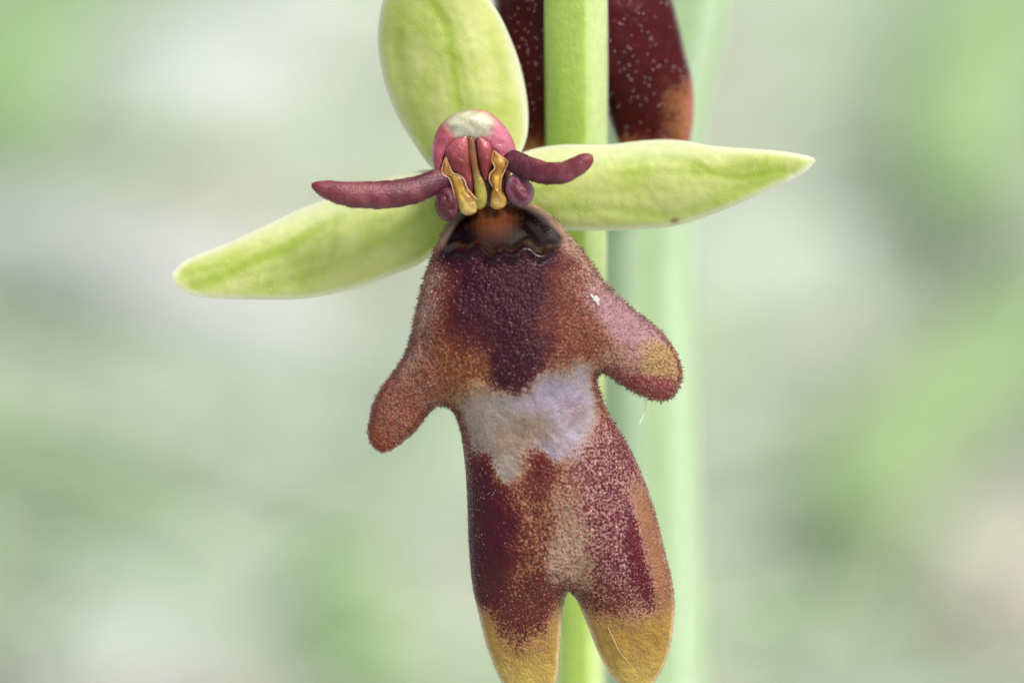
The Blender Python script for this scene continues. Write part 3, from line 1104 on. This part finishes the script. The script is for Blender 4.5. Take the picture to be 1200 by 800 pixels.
slim_a = lambda q: (521 + (q[1] - 190) * .46 + (q[0] - 521 - (q[1] - 190) * .46) * (.8 if q[1] < 225 else .95), q[1])
slim_b = lambda q: (584 + (q[0] - 584) * (.78 if 198 < q[1] < 232 else .92), q[1])
POL_A = [slim_a(q) for q in POL_A]
POL_B = [slim_b(q) for q in POL_B]
ME_pola = piece('pollen_pouch', POL_A, -38, 4.5, 7, yel, wob=5)
ME_polb = piece('pollen_pouch', POL_B, -38, 4.5, 7, yel, wob=5)


def rim_mesh(pts, dep, rad, c):
    rows = [(a, b_, dep, rad * random.uniform(.45, 1.5)) for a, b_ in pts]
    rows[0] = rows[0][:3] + (.4,)
    rows[-1] = rows[-1][:3] + (.4,)
    Q = smooth_path(rows, 5)
    V, Fc = tube_data(np.stack([Q[:, 0] - 600, Q[:, 2], 400 - Q[:, 1]], 1), Q[:, 3], 8)
    me = mesh_from('rim', V * S, Fc)
    set_color(me, 'Col', tile(c, V))
    return me


cream = lin(204, 150, 112)
ME_ra1 = rim_mesh([slim_a(q) for q in [(524, 186), (528, 196), (532, 205), (541, 207), (548, 213), (551, 222), (556, 231), (561, 236)]], -43, .75, cream)
ME_ra2 = rim_mesh([slim_a(q) for q in [(523, 187), (518, 197), (517, 206), (526, 211), (530, 222), (534, 235)]], -41, .6, cream)
ME_rb1 = rim_mesh([slim_b(q) for q in [(578, 179), (576, 190), (579, 199), (572, 206), (571, 214), (576, 221)]], -43, .75, cream)
ME_rb2 = rim_mesh([slim_b(q) for q in [(579, 179), (588, 185), (596, 192), (593, 203), (588, 213), (588, 224)]], -42, .6, cream)
KN_A = [(518, 222), (530, 222), (537, 234), (538, 248), (532, 259), (521, 260), (512, 250), (510, 236)]
KN_B = [(600, 206), (612, 208), (622, 216), (626, 228), (620, 240), (608, 243), (597, 236), (592, 222)]
kc = lambda X, Y, dd: mix(tile(lin(74, 18, 30), X), lin(128, 78, 94), sstep(6, 1, dd) * .6)
ME_kna = piece('side_knob', KN_A, -34, 12, 12, kc, wob=5)
kc2 = lambda X, Y, dd: mix(mix(tile(lin(100, 34, 54), X), lin(130, 58, 78), sstep(.4, .7, NZ.fbm(X, Y, 8, 2)) * .8), lin(166, 130, 150), sstep(8, 1, dd) * .7)
ME_knb = piece('side_knob', KN_B, -32, 12, 12, kc2, wob=6)
KNOB_HAIR = {k_.name: fuzz('hair', k_, .2, 2.0, .42, lin(206, 184, 198), 50 + i_, colour_mul=1, lean=.6, glint=1.6) for i_, k_ in enumerate((ME_kna, ME_knb))}


# ------------------------------------------------------------------ ovary behind each flower
def ovary_mesh(to):
    a = np.array([566 - 600, 8, 400 - 195.0])
    b_ = np.array(to, float)
    rows = []
    for k in range(13):
        t = k / 12
        p = a * (1 - t) + b_ * t
        p[2] -= 6 * math.sin(math.pi * t)
        rows.append((*p, 20 * (0.55 + 0.5 * math.sin(math.pi * min(1, t * .9 + .1)))))
    rows = np.array(rows)
    V, Fc = tube_data(rows[:, :3], rows[:, 3], 18)
    me = mesh_from('ovary', V * S, Fc)
    set_color(me, 'Col', tile(lin(168, 196, 100), V))
    return me


def build_flower(base, label, lip_me, hair_glint_me, ov_me, group, bead_me=None):
    f = root('orchid_flower', base, label, 'flower', group)
    f['_b'] = tuple(float(v) for v in P(566, 195, 8))
    lp = part('lip', lip_me, M_lip, f)
    if hair_glint_me:
        h = bpy.data.objects.new('hair', hair_glint_me)  # velvet hair; the upper flower passes its painted glint beads here
        col.objects.link(h)
        h.parent = lp
        h['kind'] = 'stuff'
        if not hair_glint_me.materials:
            hair_glint_me.materials.append(M_hair)
    if bead_me:
        h = bpy.data.objects.new('glint_bead', bead_me)
        col.objects.link(h)
        h.parent = lp
        h['kind'] = 'stuff'
        bead_me.materials.append(M_bead)
    for me, hm in zip((ME_dor, ME_sa, ME_sb), GLISTEN):
        p_ = part('sepal', me, M_sepal, f)
        h = bpy.data.objects.new('glint_bead', hm)
        col.objects.link(h)
        h.parent = p_
        h['kind'] = 'stuff'
        if not hm.materials:
            hm.materials.append(M_bead)
    for me, hm in ((ME_pa, ME_pah), (ME_pb, ME_pbh)):
        p_ = part('petal', me, M_petal, f)
        h = bpy.data.objects.new('hair', hm)
        col.objects.link(h)
        h.parent = p_
        h['kind'] = 'stuff'
        if not hm.materials:
            hm.materials.append(M_hair)
    c = part('column', ME_body, M_column, f)

    def sub(name, me, mat=M_column):
        o = bpy.data.objects.new(name, me)
        col.objects.link(o)
        o.parent = c
        if not me.materials:
            me.materials.append(mat)
        return o
    sub('anther_hood', ME_hood)
    for me in (ME_aa, ME_ab):
        sub('anther_cell', me)
    sub('connective', ME_conn)
    for me in (ME_pola, ME_polb):
        sub('pollen_pouch', me)
    for me in (ME_ra1, ME_ra2, ME_rb1, ME_rb2):
        sub('rim', me)
    for me in (ME_kna, ME_knb):
        sub('side_knob', me, M_petal)
        sub('hair', KNOB_HAIR[me.name], M_hair)['kind'] = 'stuff'
    part('ovary', ov_me, M_stem, f)
    return f


b0 = P(566, 195, 8)
stem_dep = lambda py: 15 * MM - (400 - py) * TANP
ov1 = ovary_mesh(((752 - 600) * 1.12, stem_dep(222) - 30, (400 - 222) * 1.12))
flower = build_flower(b0, 'fly-shaped maroon orchid flower with green sepals, its whole lip and column in sharp view', ME_lip, ME_liphair, ov1, 'orchid flowers on one stem', ME_lipbead)

# the next flower up the stem: only the tail of its dark lip hangs into view
SHX, SHY, UPD = 30, -572, 3.6 * MM
k_ = (D + UPD) / D
ME_lip2 = ME_lip.copy()
ME_lip2.materials.clear()
inner = np.where(~R_lip.edge)[0]
set_color(ME_lip2, 'Col', np.vstack([cA2[0], cA2[0][inner]]), np.concatenate([cA2[1], cA2[1][inner]]))
set_color(ME_lip2, 'Col2', np.vstack([cB2[0], cB2[0][inner]]), np.concatenate([cB2[1], cB2[1][inner]]))
ME_lip2.materials.append(M_lip)
ov2 = ovary_mesh((170, 260, 120))
# position: the photo-frame point for the shifted base
cx, cz = 600, 400
bx2 = np.array([((566 + SHX) - 600) * k_ * S, UPD * S, (400 - (195 + SHY)) * k_ * S])
bead_me = fuzz('bead', ME_lip2, 0.005, 2.6, .8, lin(240, 226, 230), 21, lean=.3, bead=True)  # no hairs: near-white beads painting the glints on the dark lip
upper = build_flower(bx2, 'dark maroon flower hanging behind the bract, its glossy lip tail above the pointed sepal', ME_lip2, bead_me, ov2, 'orchid flowers on one stem')

# ------------------------------------------------------------------ tiny specks lying on the flower
def lip_surface(px, py):
    i = int(np.argmin((R_lip.x - px) ** 2 + (R_lip.y - py) ** 2))
    return float(lip_base[i] - lip_front[i])


def flake(name, px, py, dep, pts, label, cat):
    R = Relief([(px + a, py + b_) for a, b_ in pts], per=3, bstep=1.2, step=1.4, grid=1)
    p_ = R.prof(.5)
    me = relief_mesh(name, R, np.full(len(R.x), dep - 1.0), 2.2 * p_ + (NZ(R.x, R.y, 2.5) - .5) * 4.5 * (R.d > .8), 1.5 * p_, 0, (tile(lin(214, 212, 200), R.x), np.zeros(len(R.x))))
    o = bpy.data.objects.new(name, me)
    col.objects.link(o)
    me.materials.append(M_debris)
    o.matrix_world = M
    o['label'], o['category'] = label, cat
    return o


flake('flake', 696, 352, lip_surface(696, 352), [(a_ * .75, b_ * .75) for a_, b_ in [(-9, -8), (-5, -9), (-2, -5), (3, -7), (5, -3), (9, -1), (6, 3), (7, 8), (3, 10), (1, 4), (-3, 3), (-4, -1)]],
      'tiny white flake stuck on the shoulder of the maroon lip', 'flake')


def fibre(pts, rad, label, colour):
    Q = smooth_path([(a, b_, c, rad) for a, b_, c in pts], 8)
    V, Fc = tube_data(np.stack([Q[:, 0] - 600, Q[:, 2], 400 - Q[:, 1]], 1), Q[:, 3], 6)
    me = mesh_from('fibre', V * S, Fc)
    set_color(me, 'Col', tile(colour, V))
    me.materials.append(M_debris)
    o = bpy.data.objects.new('fibre', me)
    col.objects.link(o)
    o.matrix_world = M
    o['label'], o['category'] = label, 'fibre'


fibre([(756, 468, lip_surface(757, 466) + 6), (757, 476, -2), (755, 484, -2), (751, 492, -3), (749, 497, -3)], .8,
      'pale wisp hanging from the rounded side lobe of the lip', lin(226, 236, 216))
fibre([(712, 733, lip_surface(712, 733) - 1), (719, 748, lip_surface(719, 748) - 2), (727, 764, lip_surface(727, 764) - 2), (738, 777, lip_surface(738, 777) - 1)],
      .45, 'fine pale fibre lying on the yellow tail lobe of the lip', lin(205, 170, 120))
